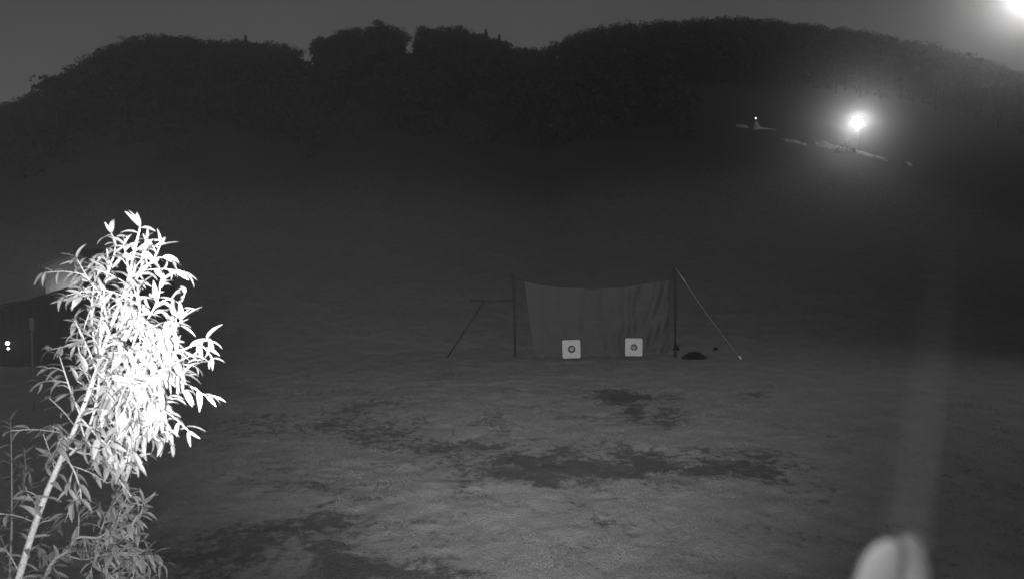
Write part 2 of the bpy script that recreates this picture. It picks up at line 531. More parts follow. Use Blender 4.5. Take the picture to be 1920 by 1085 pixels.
def ground_pt(p, lift=0): return Vector((p.x, p.y, hgt(p.x, p.y) + lift))
for (tx, ty, bx, lab) in ((961, 515, 966, 'thin dark pole holding the left end of the arrow net'),
                          (1264, 506, 1266, 'thin dark pole holding the right end of the arrow net')):
    top = netp(tx, ty); bot = ground_pt(netp(bx, 668), -.15)
    t = thing('net_pole', ground_pt(bot), lab, 'pole', 'poles of the arrow net')
    polyline('shaft', [bot, (top + bot) / 2 + Vector((.015, 0, 0)), top], [.045, .042, .038], metal_dark, t, 10)
    mb = MB(); mb.lathe(top - t.location, [(0, .04), (.05, .035), (.052, -.02), (.04, -.03)], 12); o = mb.build('cap', metal_dark); o.parent = t
    mb = MB(); mb.lathe(ground_pt(bot) - t.location, [(.055, .16), (.07, .15), (.09, .0), (.09, -.1)], 12); o = mb.build('ground_sleeve', metal_dark); o.parent = t
# right guy rope: pale, ends in a bright peg
t = thing('guy_rope', ground_pt(netp(1389, 661, NY - .3)), 'pale taut rope from the right net pole down to a bright peg', 'rope')
p0, p1 = netp(1267, 503), netp(1388, 660, NY - .3)
p1 = ground_pt(p1, .06)
polyline('rope', [p0.lerp(p1, k / 10) - Vector((0, 0, .10 * math.sin(math.pi * k / 10))) for k in range(11)], .007, rope_pale, t)
polyline('tensioner', [p0.lerp(p1, .07), p0.lerp(p1, .16)], .016, rope_pale, t)
peg_m = mat('pale_peg', 0.85, .5, .05)
mb = MB(); mb.tube([p1 - t.location + Vector((-.05, 0, .08)), p1 - t.location + Vector((.03, 0, -.05)), p1 - t.location + Vector((.05, 0, -.16))], [.035, .03, .012], 8); o = mb.build('peg', peg_m); o.parent = t
# left brace: dark bar out to the side with a strut sloping down
t = thing('side_brace', ground_pt(netp(838, 660)), 'dark brace left of the net, a level bar with a sloping strut', 'brace')
polyline('level_bar', [netp(961, 563), netp(920, 565), netp(882, 563)], .04, metal_dark, t)
polyline('strut', [netp(906, 566), ground_pt(netp(836, 655), -.1)], .035, metal_dark, t)

# ================================================================== foam targets
foam_m = mat('white_foam', 0.52, .9, .07, 6, .25, 50)
foam_side = mat('foam_core', 0.10, .95, .3, 20)
ink_m = mat('target_ink', 0.09, .8, .25, 30)
ring_m = mat('target_ring', 0.42, .8, .2, 30)
def target(px0, px1, py0, py1, tilt, lab, kind):
    Yt = 28.3
    a = netp(px0, py1, Yt); b_ = netp(px1, py0, Yt)
    w = b_.x - a.x; h = b_.z - a.z; cx = (a.x + b_.x) / 2
    t = thing('archery_target', (cx, Yt, a.z), lab, 'target', 'square foam targets before the net')
    t.rotation_euler = (R(-3), R(tilt), 0)
    mb = MB(); mb.box((0, 0.04, h / 2), (w, .05, h)); o = mb.build('foam_face', foam_m, smooth=False); o.parent = t
    bevel(o, .022, 3)
    # rounded corners
    sh = MB()
    rc = .07; n = 7
    out = []
    for (sx, sz, a0) in ((1, 1, 0), (-1, 1, 90), (-1, -1, 180), (1, -1, 270)):
        for k in range(n):
            th = R(a0 + 90 * k / (n - 1))
            out.append((sx * (w / 2 - rc) + rc * math.cos(th), h / 2 + sz * (h / 2 - rc) + rc * math.sin(th)))
    def prism(mb, pts, y0, y1):
        k0 = len(mb.v)
        for (x_, z_) in pts: mb.v.append((x_, y0, z_))
        for (x_, z_) in pts: mb.v.append((x_, y1, z_))
        nn = len(pts)
        mb.f.append(tuple(range(k0, k0 + nn))); mb.f.append(tuple(range(k0 + nn, k0 + 2 * nn))[::-1])
        for q in range(nn): mb.f.append((k0 + q, k0 + nn + q, k0 + nn + (q + 1) % nn, k0 + (q + 1) % nn))
    bpy.data.objects.remove(o)
    mb = MB(); prism(mb, out, 0.0, .06); o = mb.build('foam_face', foam_m, smooth=False); o.parent = t; bevel(o, .008, 2)
    mb = MB(); prism(mb, [(x_ * 1.03, (z_ - h / 2) * 1.04 + h / 2 + .012) for x_, z_ in out], .062, .20); o = mb.build('foam_core', foam_side, smooth=False); o.parent = t; bevel(o, .01, 2)
    for sx in (-1, 1):
        mb = MB(); mb.tube([(sx * w * .38, .19, h * .7), (sx * w * .42, .5, -.02)], .018, 7)
        o = mb.build('prop_leg', metal_dark); o.parent = t
    # printed bullseye: rings as thin raised discs
    def disc(name, r0, r1, y, m, cx_=0, a0=0, a1=360, cz=0):
        mb = MB(); n_ = 28
        for k in range(n_ + 1):
            th = R(a0 + (a1 - a0) * k / n_)
            for rr, yy in ((r0, y), (r1, y), (r1, y + .006), (r0, y + .006)):
                mb.v.append((cx_ + rr * math.cos(th), yy, h / 2 + cz + rr * math.sin(th)))
        for k in range(n_):
            for q in range(4):
                a_ = k * 4 + q; c_ = k * 4 + (q + 1) % 4
                mb.f.append((a_, c_, c_ + 4, a_ + 4))
        o = mb.build(name, m, smooth=False); o.parent = t
    if kind == 0:
        disc('black_ring', .07, .165, -.007, ink_m, .01)
        disc('grey_ring', .035, .07, -.007, ring_m, .01)
        disc('bull', .001, .035, -.007, ink_m, .01)
        disc('scuff', .02, .055, -.014, ring_m, .03, cz=.03)
    else:
        disc('black_ring', .055, .145, -.007, ink_m, -.0, 20, 160)
        disc('black_ring', .065, .145, -.007, ink_m, -.0, 175, 262)
        disc('black_ring', .06, .15, -.007, ink_m, .01, 275, 382)
        disc('grey_ring', .03, .055, -.007, ring_m)
        disc('bull', .001, .03, -.007, ink_m)
    return t
target(1055, 1089, 637, 671, -1.8, 'left white square foam target, slightly tilted, with a solid dark bullseye', 0)
target(1172, 1205, 634, 667, 0.5, 'right white square foam target, upright, with a broken ring bullseye', 1)

# dark low heap right of the net and a small clump
heap_m = mat('dark_weeds', 0.03, 1, .4, 9, spec=.05)
def clump(name, px, py, w, h, n, lab, cat, m, size=.05):
    c = ground(px, py)
    g = np.random.default_rng(int(px))
    t_ = g.uniform(0, 2 * math.pi, n); q = np.sqrt(g.uniform(0, 1, n))
    P = np.stack([np.cos(t_) * q * w, np.sin(t_) * q * w * .55, (1 - q * q) * h * g.uniform(.2, 1, n)], 1)
    s = size * g.uniform(.6, 1.5, n)
    u = g.normal(0, 1, (n, 3)); u[:, 2] *= .6; u /= np.linalg.norm(u, axis=1)[:, None]
    w_ = np.cross(u, g.normal(0, 1, (n, 3))); w_ /= np.linalg.norm(w_, axis=1)[:, None]
    u = u * s[:, None] * 1.5; w_ = w_ * s[:, None] * .5
    q4 = np.stack([P - u, P - w_, P + u, P + w_], 1).reshape(-1, 3)
    o = bpy.data.objects.new(name, np_mesh(name, q4, np.arange(len(q4)).reshape(-1, 4), m)); COL.objects.link(o); o.location = c
    return tag(o, lab, cat)
clump('weed_heap', 1302, 671, .50, .26, 2600, 'dark flat heap of cut weeds on the grass right of the net', 'heap', heap_m)
clump('weed_tuft', 1268, 656, .14, .25, 260, 'small dark tuft at the foot of the right net pole', 'plant', heap_m, .04)
clump('weed_tuft', 1342, 656, .09, .14, 160, 'tiny dark tuft between the weed heap and the bright peg', 'plant', heap_m, .04)

# ================================================================== far lamp on the hillside
lamp_base = ground(1609, 284)
LY = lamp_base.y
lamp_head = at(1607, 230, LY)
lamp_pole_m = mat('galvanised_pole', .3, .5, .2)
glass_m = mat('lamp_glass', 0.8, .3, 0, emit=1.0, estr=26)
t = thing('flood_lamp', lamp_base, 'blazing round floodlight on a tall pole beside the hillside track', 'lamp')
def rel(p): return Vector(p) - t.location
polyline('pole', [lamp_base - Vector((0, 0, .4)), Vector((lamp_base.x, lamp_base.y, lamp_head.z - .1))], [.10, .06], lamp_pole_m, t, 10)
to_cam = (Vector((0, 0, CAM_Z)) - lamp_head).normalized()
Mq = to_cam.to_track_quat('Z', 'Y').to_matrix()
mb = MB(); mb.lathe(rel(lamp_head), [(0, -.30), (.34, -.4), (.60, -.2), (.86, .0), (.86, .07), (.80, .07)], 28, Mq); o = mb.build('lamp_housing', metal_dark); o.parent = t
mb = MB(); mb.lathe(rel(lamp_head), [(0, .10), (.25, .095), (.5, .08), (.79, .03), (.79, .0), (0, .0)], 28, Mq); o = mb.build('lens', glass_m); o.parent = t
ld = bpy.data.lights.new('flood_beam', 'SPOT'); ld.energy = 3500.0; ld.spot_size = R(84); ld.spot_blend = 1.0; ld.shadow_soft_size = .35
lo = bpy.data.objects.new('flood_beam', ld); COL.objects.link(lo); lo.location = lamp_head + to_cam * .2
lo.rotation_euler = to_cam.to_track_quat('-Z', 'Y').to_euler()

# added mast lamp past the top right corner, makes the corner glare in haze
CY = 32.0
head = at(1944, -24, CY)
cb = Vector((head.x + 1.6, head.y + .5, hgt(head.x + 1.6, head.y + .5)))
t = thing('corner_glare_lamp', cb, 'glaring floodlight head on a tall mast cut off by the top right corner', 'lamp')
polyline('mast', [cb - Vector((0, 0, .5)), cb.lerp(Vector((cb.x, cb.y, head.z)), .5), Vector((cb.x, cb.y, head.z + .2))], [.16, .12, .08], lamp_pole_m, t, 10)
polyline('arm', [Vector((cb.x, cb.y, head.z - .3)), Vector((head.x + .6, cb.y, head.z + .1)), head + Vector((0.1, .3, 0))], .05, lamp_pole_m, t)
tc2 = (Vector((0, 0, CAM_Z)) - head).normalized()
Mq2 = tc2.to_track_quat('Z', 'Y').to_matrix()
mb = MB(); mb.lathe(head - cb, [(0, -.30), (.2, -.28), (.34, -.1), (.50, .0), (.50, .06), (.46, .06)], 28, Mq2); o = mb.build('lamp_housing', metal_dark); o.parent = t
mb = MB(); mb.lathe(head - cb, [(0, .10), (.2, .095), (.35, .06), (.455, .03), (.455, .0), (0, .0)], 28, Mq2); o = mb.build('lens', mat('glare_lamp_glass', .8, .3, 0, emit=1.0, estr=30)); o.parent = t
ld2 = bpy.data.lights.new('glare_beam', 'SPOT'); ld2.energy = 5200.0; ld2.spot_size = R(120); ld2.spot_blend = 1.0; ld2.shadow_soft_size = .4
lo2 = bpy.data.objects.new('glare_beam', ld2); COL.objects.link(lo2); lo2.location = head + tc2 * .2
lo2.rotation_euler = tc2.to_track_quat('-Z', 'Y').to_euler()

# lit stone bank along the track
stone_m = mat('bank_stone', .6, .95, .4, 1.2, .6, 4)
def bank(pts, hts, lab):
    W = [ground(a, b_) for a, b_ in pts]
    base = W[0]
    mb = MB(); n = len(W)
    fine = []
    for k in range(n - 1):
        for q in range(8):
            f_ = q / 8; p = W[k].lerp(W[k + 1], f_); p.z = hgt(p.x, p.y); fine.append((p, hts[k] * (1 - f_) + hts[k + 1] * f_))
    for (p, h) in fine:
        h = h * (1 + .7 * float(vnoise(np.array([p.x * 1.3]), np.array([p.y]), 3)[0]))
        for dy, dz in ((-.9, -.3), (-.45, h * .8), (.2, h), (1.2, h * .9), (1.8, -.4)):
            mb.v.append(tuple(p + Vector((0, dy, dz)) - base))
    for k in range(len(fine) - 1):
        for q in range(4):
            a_ = k * 5 + q; mb.f.append((a_, a_ + 5, a_ + 6, a_ + 1))
    o = mb.build('track_bank', stone_m); o.location = base
    return tag(o, lab, 'earth bank', 'pale banks beside the hillside track')
bank([(1468, 264), (1490, 268), (1512, 273)], [.3, .4, .3], 'short faint pale bank left of the floodlight')
bank([(1525, 272), (1545, 276), (1565, 279), (1578, 281)], [.5, .85, .7, .3], 'brightest pale bank just left of the floodlight')
bank([(1598, 286), (1620, 292), (1645, 299), (1662, 303)], [.35, .5, .55, .3], 'pale bank sloping down to the right below the floodlight')
bank([(1378, 237), (1392, 239), (1402, 240)], [.3, .4, .2], 'very faint pale bank at the far left of the track')
bank([(1696, 309), (1706, 311)], [.4, .3], 'tiny pale bank alone right of the floodlight')
clump('dark_bush', 1585, 288, 1.7, 1.4, 700, 'dark rounded bush just under the floodlight', 'bush', crown_m, .16)
# pale marker knob on the bush' top
c = ground(1588, 279)
mb = MB(); mb.lathe((0, 0, 0), [(0, 1.5), (.16, 1.45), (.26, 1.25), (.2, 1.05), (.06, 1.0), (.05, -.2)], 12); o = mb.build('marker_post', rope_pale); o.location = c; tag(o, 'small pale round headed marker post beside the dark bush under the floodlight', 'marker')

# slim mast with a small light and a covered heap at its foot
mb_base = ground(1418, 246)
t = thing('signal_mast', mb_base, 'slim pale mast with a tiny light on the hillside left of the floodlight', 'mast')
tp = at(1416, 212, mb_base.y)
polyline('mast', [mb_base - Vector((0, 0, .3)), tp], [.07, .03], lamp_pole_m, t)
small_glow = mat('small_lamp_glow', .8, .4, 0, emit=1, estr=2.2)
mb = MB(); mb.lathe(at(1417, 222, mb_base.y) - t.location, [(0, .14), (.11, .11), (.15, 0), (.11, -.11), (0, -.14)], 12); o = mb.build('mast_light', small_glow); o.parent = t
tarp_m = mat('pale_tarp', .7, .8, .15, 2)
mb = MB()
rows = 14; cols = 8
for i_ in range(rows + 1):
    f_ = i_ / rows; xx = -.3 + 4.2 * f_; hh = (1.0 * math.exp(-((f_ - .06) / .09) ** 2) + .55 * (1 - f_) ** .6)
    for k in range(cols + 1):
        a_ = math.pi * k / cols
        mb.v.append((xx, -.7 * math.cos(a_), hh * math.sin(a_) + .03 * random.random() + .1 - .15 * f_))
for i_ in range(rows):
    for k in range(cols):
        a_ = i_ * (cols + 1) + k; mb.f.append((a_, a_ + cols + 1, a_ + cols + 2, a_ + 1))
o = mb.build('covered_heap', tarp_m); o.location = ground(1418, 245); tag(o, 'long pale tarpaulin covered heap at the foot of the slim mast', 'heap')

# faint pale dead branch up on the dark slope
c = ground(387, 200)
mb = MB()
mb.tube([(-1.6, 0, .9), (-.2, 0, .15), (1.8, 0, .3)], [.03, .09, .03], 6); mb.tube([(-.1, 0, .1), (.6, 0, .9), (1.6, 0, 1.3)], [.08, .05, .02], 6); mb.tube([(0, 0, .1), (.1, .1, 1.3), (.5, 0, 1.9)], [.06, .04, .02], 6)
o = mb.build('dead_branch', mat('bleached_wood', .55, .8)); o.location = c + Vector((0, -9, 6)); 
o.location.z = hgt(c.x, c.y - 9) + .1
tag(o, 'faint pale dead branch lying alone high on the dark left slope', 'branch')

# ================================================================== left: shed roof, lit gable behind it, yard lamps, post
shed_m = mat('dark_boards', .015, .8, .3, 5)
wall_m = mat('grey_plaster', .10, .9, .1, 3)
SY = 26.0
t = thing('shed', ground_pt(at(-60, 700, SY)), 'dark boarded shed with a sloping roof behind the willow at the left', 'shed')
# mono-pitch roof rising to the right: edge runs (40,566)->(150,533)->(205,520)
A0 = at(-160, 600, SY); A1 = at(70, 560, SY); A2 = at(205, 519, SY)
gz = min(hgt(A0.x, SY), hgt(A2.x, SY)) - .3
mb = MB()
pf = [(A0.x, gz), (A2.x, gz), (A2.x, A2.z - .1), (A1.x, A1.z - .1), (A0.x, A0.z - .1)]
n = len(pf)
for y_ in (SY, SY + 5):
    for (x_, z_) in pf: mb.v.append((x_ - t.location.x, y_ - t.location.y, z_ - t.location.z))
mb.f.append(tuple(range(n))); mb.f.append(tuple(range(n, 2 * n))[::-1])
for k in range(n): mb.f.append((k, k + n, (k + 1) % n + n, (k + 1) % n))
o = mb.build('wall', shed_m, smooth=False); o.parent = t
mb = MB()
q = [A0, A1, A2]
for (dy, dz) in ((-.5, 0), (-.5, .09), (5.4, .09), (5.4, 0)):
    for p in q: mb.v.append((p.x - t.location.x, p.y + dy - t.location.y, p.z + dz - t.location.z - .08))
for k in range(4):
    for e in range(2):
        a_ = k * 3 + e; c_ = ((k + 1) % 4) * 3 + e; mb.f.append((a_, a_ + 1, c_ + 1, c_))
o = mb.build('roof', mat('dark_roofing', .02, .7, .2, 3), smooth=False); o.parent = t
nb_ = 22
bm_ = None
for k in range(nb_):
    x_ = A0.x + .15 + (A2.x - A0.x - .3) * k / (nb_ - 1)
    zt = float(np.interp(x_, [A0.x, A1.x, A2.x], [A0.z, A1.z, A2.z])) - .16
    mb = MB(); mb.box((0, 0, 0), ((A2.x - A0.x) / nb_ * .9, .03, zt - gz)); o = mb.build('board', shed_m, smooth=False); o.parent = t
    o.location = (x_ - t.location.x, SY - .02 - t.location.y, (zt + gz) / 2 - t.location.z)
# lit plastered gable behind, its lower part hidden by the shed roof
HY = 38.0
t = thing('house', ground_pt(at(120, 600, HY)), 'house behind the shed whose pale gable wall glows above the dark roof', 'house')
x0, x1 = at(84, 500, HY).x, at(186, 500, HY).x
zt0 = at(95, 500, HY).z; zt1 = at(150, 492, HY).z
def relh(x_, y_, z_): return (x_ - t.location.x, y_ - t.location.y, z_ - t.location.z)
zb = hgt(x0, HY) - .5
mb = MB(); n0 = 0
pf = [(x0, zb), (x1, zb), (x1, zt0), ((x0 + x1) / 2 + .3, zt1 + .6), (x0, zt0)]
for y_ in (HY, HY + 7):
    for (x_, z_) in pf: mb.v.append(relh(x_, y_, z_))
mb.f.append((0, 1, 2, 3, 4)); mb.f.append((9, 8, 7, 6, 5))
for k in range(5): mb.f.append((k, k + 5, (k + 1) % 5 + 5, (k + 1) % 5))
o = mb.build('wall', wall_m, smooth=False); o.parent = t
mb = MB()
xm, zm = (x0 + x1) / 2 + .3, zt1 + .6
for (xa, za, xb, zb_) in ((x0 - .1, zt0 - .02, xm, zm + .06), (xm, zm + .06, x1 + .1, zt0 - .02)):
    k0 = len(mb.v)
    for y_ in (HY - .3, HY + 7.3):
        for (x_, z_) in ((xa, za), (xb, zb_), (xb, zb_ + .12), (xa, za + .12)): mb.v.append(relh(x_, y_, z_ + .01))
    mb.f += [(k0, k0 + 1, k0 + 2, k0 + 3), (k0 + 7, k0 + 6, k0 + 5, k0 + 4), (k0 + 3, k0 + 2, k0 + 6, k0 + 7), (k0, k0 + 4, k0 + 5, k0 + 1), (k0, k0 + 3, k0 + 7, k0 + 4), (k0 + 1, k0 + 5, k0 + 6, k0 + 2)]
o = mb.build('roof', mat('house_roofing', .05, .8, .2, 3), smooth=False); o.parent = t
# wall lamp of the house, low behind the shed roof
wl = at(108, 552, HY - .8)
t = thing('wall_lamp', wl + Vector((0, .75, 0)), 'wall lamp of the pale gable, hidden behind the shed roof', 'lamp')
mb = MB(); mb.lathe((0, -.75, 0), [(0, .09), (.08, .07), (.1, 0), (.08, -.07), (0, -.09)], 12); o = mb.build('globe', small_glow); o.parent = t
mb = MB(); mb.tube([(0, -.7, -.1), (0, -.4, -.25), (0, .05, -.2)], .02, 6); o = mb.build('bracket', metal_dark); o.parent = t
pl = bpy.data.lights.new('wall_lamp_light', 'POINT'); pl.energy = 105; pl.shadow_soft_size = .1
po = bpy.data.objects.new('wall_lamp_light', pl); COL.objects.link(po); po.location = wl + Vector((0, 0, .12)); 

# two yard lamps at the far left edge
yard_glow = mat('yard_lamp_glow', .8, .4, 0, emit=1, estr=6)
for (px, py, rad, lab) in ((14, 643, .075, 'upper and larger of two small bright lamps on the shed front'), (15.5, 653, .045, 'lower and smaller of two small bright lamps on the shed front')):
    p = at(px, py, SY - .35)
    t = thing('yard_lamp', p, lab, 'lamp', 'small bright lamps on the shed front')
    mb = MB(); mb.lathe((0, 0, 0), [(0, rad), (rad * .7, rad * .7), (rad, 0), (rad * .7, -rad * .7), (0, -rad)], 14); o = mb.build('globe', yard_glow); o.parent = t
    mb = MB(); mb.tube([(0, rad, 0), (0, .33, .0)], .02, 6); o = mb.build('bracket', metal_dark); o.parent = t
# pale post
p = ground_pt(at(61, 680, 19))
mb = MB(); top = at(59, 596, 19)
mb.tube([Vector((0, 0, -.2)), Vector((.0, 0, (top.z - p.z) * .55)), Vector((top.x - p.x, 0, top.z - p.z))], [.03, .03, .03], 8)
t = thing('fence_post', p, 'dim grey post with a wider head standing in front of the shed', 'post')
o = mb.build('shaft', mat('weathered_post', .16, .9, .3, 9)); o.parent = t
mb = MB(); mb.box((top.x - p.x, 0, top.z - p.z - .16), (.10, .06, .34)); o = mb.build('head', mat('post_head', .22, .9, .3, 9), smooth=False); o.parent = t; bevel(o, .01, 2)

# ================================================================== willows
leaf_m = bpy.data.materials.new('willow_leaf'); leaf_m.use_nodes = True
nt = leaf_m.node_tree; L = nt.links.new; N = nt.nodes.new
b = nt.nodes['Principled BSDF']; b.inputs['Roughness'].default_value = .5; b.inputs['Specular IOR Level'].default_value = .35
tc = N('ShaderNodeTexCoord'); oi = N('ShaderNodeObjectInfo')
sep = N('ShaderNodeSeparateXYZ'); L(tc.outputs['Generated'], sep.inputs[0])
def mth(op, a, b_, c_=None):
    n = N('ShaderNodeMath'); n.operation = op
    for k, q in enumerate((a, b_)):
        if isinstance(q, (int, float)): n.inputs[k].default_value = q
        else: L(q, n.inputs[k])
    return n.outputs[0]
nz = N('ShaderNodeTexNoise'); nz.inputs['Scale'].default_value = 30; L(tc.outputs['Object'], nz.inputs['Vector'])
colr = mth('MULTIPLY', mth('ADD', .12, mth('MULTIPLY', oi.outputs['Random'], .14)), mth('ADD', .6, mth('MULTIPLY', nz.outputs['Fac'], .8)))
L(colr, b.inputs['Base Color'])
tr = N('ShaderNodeBsdfTranslucent'); L(colr, tr.inputs['Color'])
mx = N('ShaderNodeMixShader'); mx.inputs[0].default_value = .30
L(b.outputs[0], mx.inputs[1]); L(tr.outputs[0], mx.inputs[2]); L(mx.outputs[0], nt.nodes['Material Output'].inputs['Surface'])
stem_m = mat('willow_bark', .30, .7, .25, 60, .4, 150, spec=.3)

def leaf_mesh(k):
    """unit leaf along +X, length 1; returns verts, faces"""
    g = random.Random(100 + k)
    wid = g.uniform(.075, .135); curl = g.uniform(.05, .6); fold = g.uniform(.2, .6); side = g.uniform(-.22, .22); twist = g.uniform(-.8, .8)
    n = 8; vs = []; fs = []
    x = 0; z = 0; yy = 0; ang = g.uniform(.0, .25)
    for i_ in range(n + 1):
        t_ = i_ / n
        w = wid * (math.sin(math.pi * min(1, t_ ** .72)) ** .85 if 0 < t_ < 1 else .0) + .008 * (1 - t_)
        a_ = twist * t_
        c_, s_ = math.cos(a_), math.sin(a_)
        l = (0, w, w * fold); r_ = (0, -w, w * fold)
        for (px_, py_, pz_) in (l, (0, 0, 0), r_):
            vs.append((x, yy + py_ * c_ - pz_ * s_, z + py_ * s_ + pz_ * c_))
        x += math.cos(ang) / n; z += math.sin(ang) / n * 1.0; yy += side * t_ / n * 2
        ang -= curl * 2.2 / n
    for i_ in range(n):
        for q_ in range(2):
            a_ = i_ * 3 + q_; fs.append((a_, a_ + 3, a_ + 4, a_ + 1))
    return vs, fs
LV = [leaf_mesh(k) for k in range(10)]
LM = []
for vs, fs in LV:
    m = MB(); m.v = vs; m.f = fs; LM.append(m.mesh('leaf', leaf_m))

def catmull(P, sub=6):
    P = [Vector(p) for p in P]; out = []
    Q = [P[0] * 2 - P[1]] + P + [P[-1] * 2 - P[-2]]
    for i_ in range(1, len(Q) - 2):
        for s_ in range(sub):
            u = s_ / sub
            out.append(.5 * ((2 * Q[i_]) + (Q[i_ + 1] - Q[i_ - 1]) * u + (2 * Q[i_ - 1] - 5 * Q[i_] + 4 * Q[i_ + 1] - Q[i_ + 2]) * u * u + (3 * Q[i_] - Q[i_ - 1] - 3 * Q[i_ + 1] + Q[i_ + 2]) * u ** 3))
    out.append(P[-1]); return out

def resample(pts, step):
    out = []; acc = 0; nxt = 0
    for a, b_ in zip(pts, pts[1:]):
        l = (b_ - a).length
        while nxt <= acc + l:
            f_ = (nxt - acc) / l; out.append((a.lerp(b_, f_), (b_ - a).normalized())); nxt += step
        acc += l
    return out, acc

def willow(root, branches, g, leaf_len, spacing, droop, sub_prob=.6, top_n=300):
    """branches: list of (points, r0, r1, leafy_from, density)"""
    leaves = []
    def put(pos, tan, roll, ln, dr):
        side = tan.cross(Vector((0, 0, 1)))
        if side.length < .05: side = Vector((1, 0, 0))
        side.normalize(); up = side.cross(tan)
        d = tan * g.uniform(.35, 1.0) + (side * math.cos(roll) + up * math.sin(roll)) * g.uniform(.5, 1.0) + Vector((0, 0, -1)) * dr * g.uniform(.1, 1.2)
        d.normalize()
        nrm = (Vector((0, 0, 1)) + Vector((g.gauss(0, .45), g.gauss(0, .45), 0))).normalized()
        if nrm.cross(d).length < .2: nrm = Vector((g.uniform(-1, 1), -1, .2)).normalized()
        yv = nrm.cross(d).normalized(); zv = d.cross(yv)
        M = Matrix((d, yv, zv)).transposed().to_4x4()
        leaves.append((Matrix.Translation(pos) @ M @ Matrix.Scale(ln, 4), g.randrange(10)))
    for pts, r0, r1, lf, den in branches:
        c = catmull(pts)
        n = len(c)
        mb = MB(); mb.tube([p - root.location for p in c], [r0 + (r1 - r0) * k / (n - 1) for k in range(n)], 8)
        o = mb.build('stem' if r0 > .008 else 'branch', stem_m); o.parent = root
        smp, tot = resample(c, spacing / max(den, .01))
        roll = g.uniform(0, 6)
        for k, (p, tn) in enumerate(smp):
            f_ = k * spacing / max(den, .01) / tot
            if f_ < lf: continue
            roll += 2.4
            if g.random() < sub_prob * (1 - .5 * f_) and f_ < .93:
                # side twig with its own leaves
                ln = g.uniform(.05, .15)
                sd = tn.cross(Vector((g.gauss(0, 1), g.gauss(0, 1), g.gauss(0, 1)))).normalized()
                e = (tn * g.uniform(.5, 1.1) + sd * .8 + Vector((0, 0, -.15))).normalized()
                tp_ = [p, p + e * ln * .5 + Vector((0, 0, .004)), p + e * ln + Vector((0, 0, -.012 * droop))]
                mb = MB(); mb.tube([q - root.location for q in catmull(tp_, 3)], .0011, 5)
                twig_v.append(mb)
                ts, tl = resample(catmull(tp_, 3), .022)
                rl = g.uniform(0, 6)
                for (q, tq) in ts[1:]:
                    rl += 2.5; put(q, tq, rl, leaf_len * g.uniform(.55, 1.0), droop)
                for _ in range(2): put(tp_[-1], e, g.uniform(0, 6), leaf_len * g.uniform(.5, .95), droop * .6)
            else:
                put(p, tn, roll, leaf_len * g.uniform(.7, 1.15), droop)
        for _ in range(3): put(c[-1], (c[-1] - c[-2]).normalized(), g.uniform(0, 6), leaf_len * g.uniform(.6, 1.0), -.3)
    # twigs joined: too thin to pick apart
    mb = MB()
    for m_ in twig_v:
        k0 = len(mb.v); mb.v += m_.v; mb.f += [tuple(i_ + k0 for i_ in f) for f in m_.f]
    twig_v.clear()
    if mb.v:
        o = mb.build('twigs', stem_m); o.parent = root; tag(o, kind='stuff')
    C0 = Vector((0, 0, CAM_Z))
    def cam_order(L_): 
        p = L_[0].translation; return (p - C0).length / max(.1, L_[0].to_scale().x / .07)
    leaves.sort(key=cam_order)
    inv = Matrix.Translation(-root.location)
    for (M, k) in leaves[:top_n]:
        o = bpy.data.objects.new('leaf', LM[k]); COL.objects.link(o); o.parent = root; o.matrix_local = inv @ M
    rest = leaves[top_n:]
    if rest:
        mb = MB()
        for (M, k) in rest:
            k0 = len(mb.v); MM = inv @ M
            mb.v += [tuple(MM @ Vector(v_)) for v_ in LV[k][0]]; mb.f += [tuple(i_ + k0 for i_ in f) for f in LV[k][1]]
        o = mb.build('foliage', leaf_m); o.parent = root; tag(o, kind='stuff')
    print('willow', root['label'][:30], len(leaves))
twig_v = []

def P(lst, Y0, Y1=None):
    Y1 = Y0 if Y1 is None else Y1
    n = len(lst) - 1
    return [at(a, b_, Y0 + (Y1 - Y0) * k / max(n, 1)) for k, (a, b_) in enumerate(lst)]

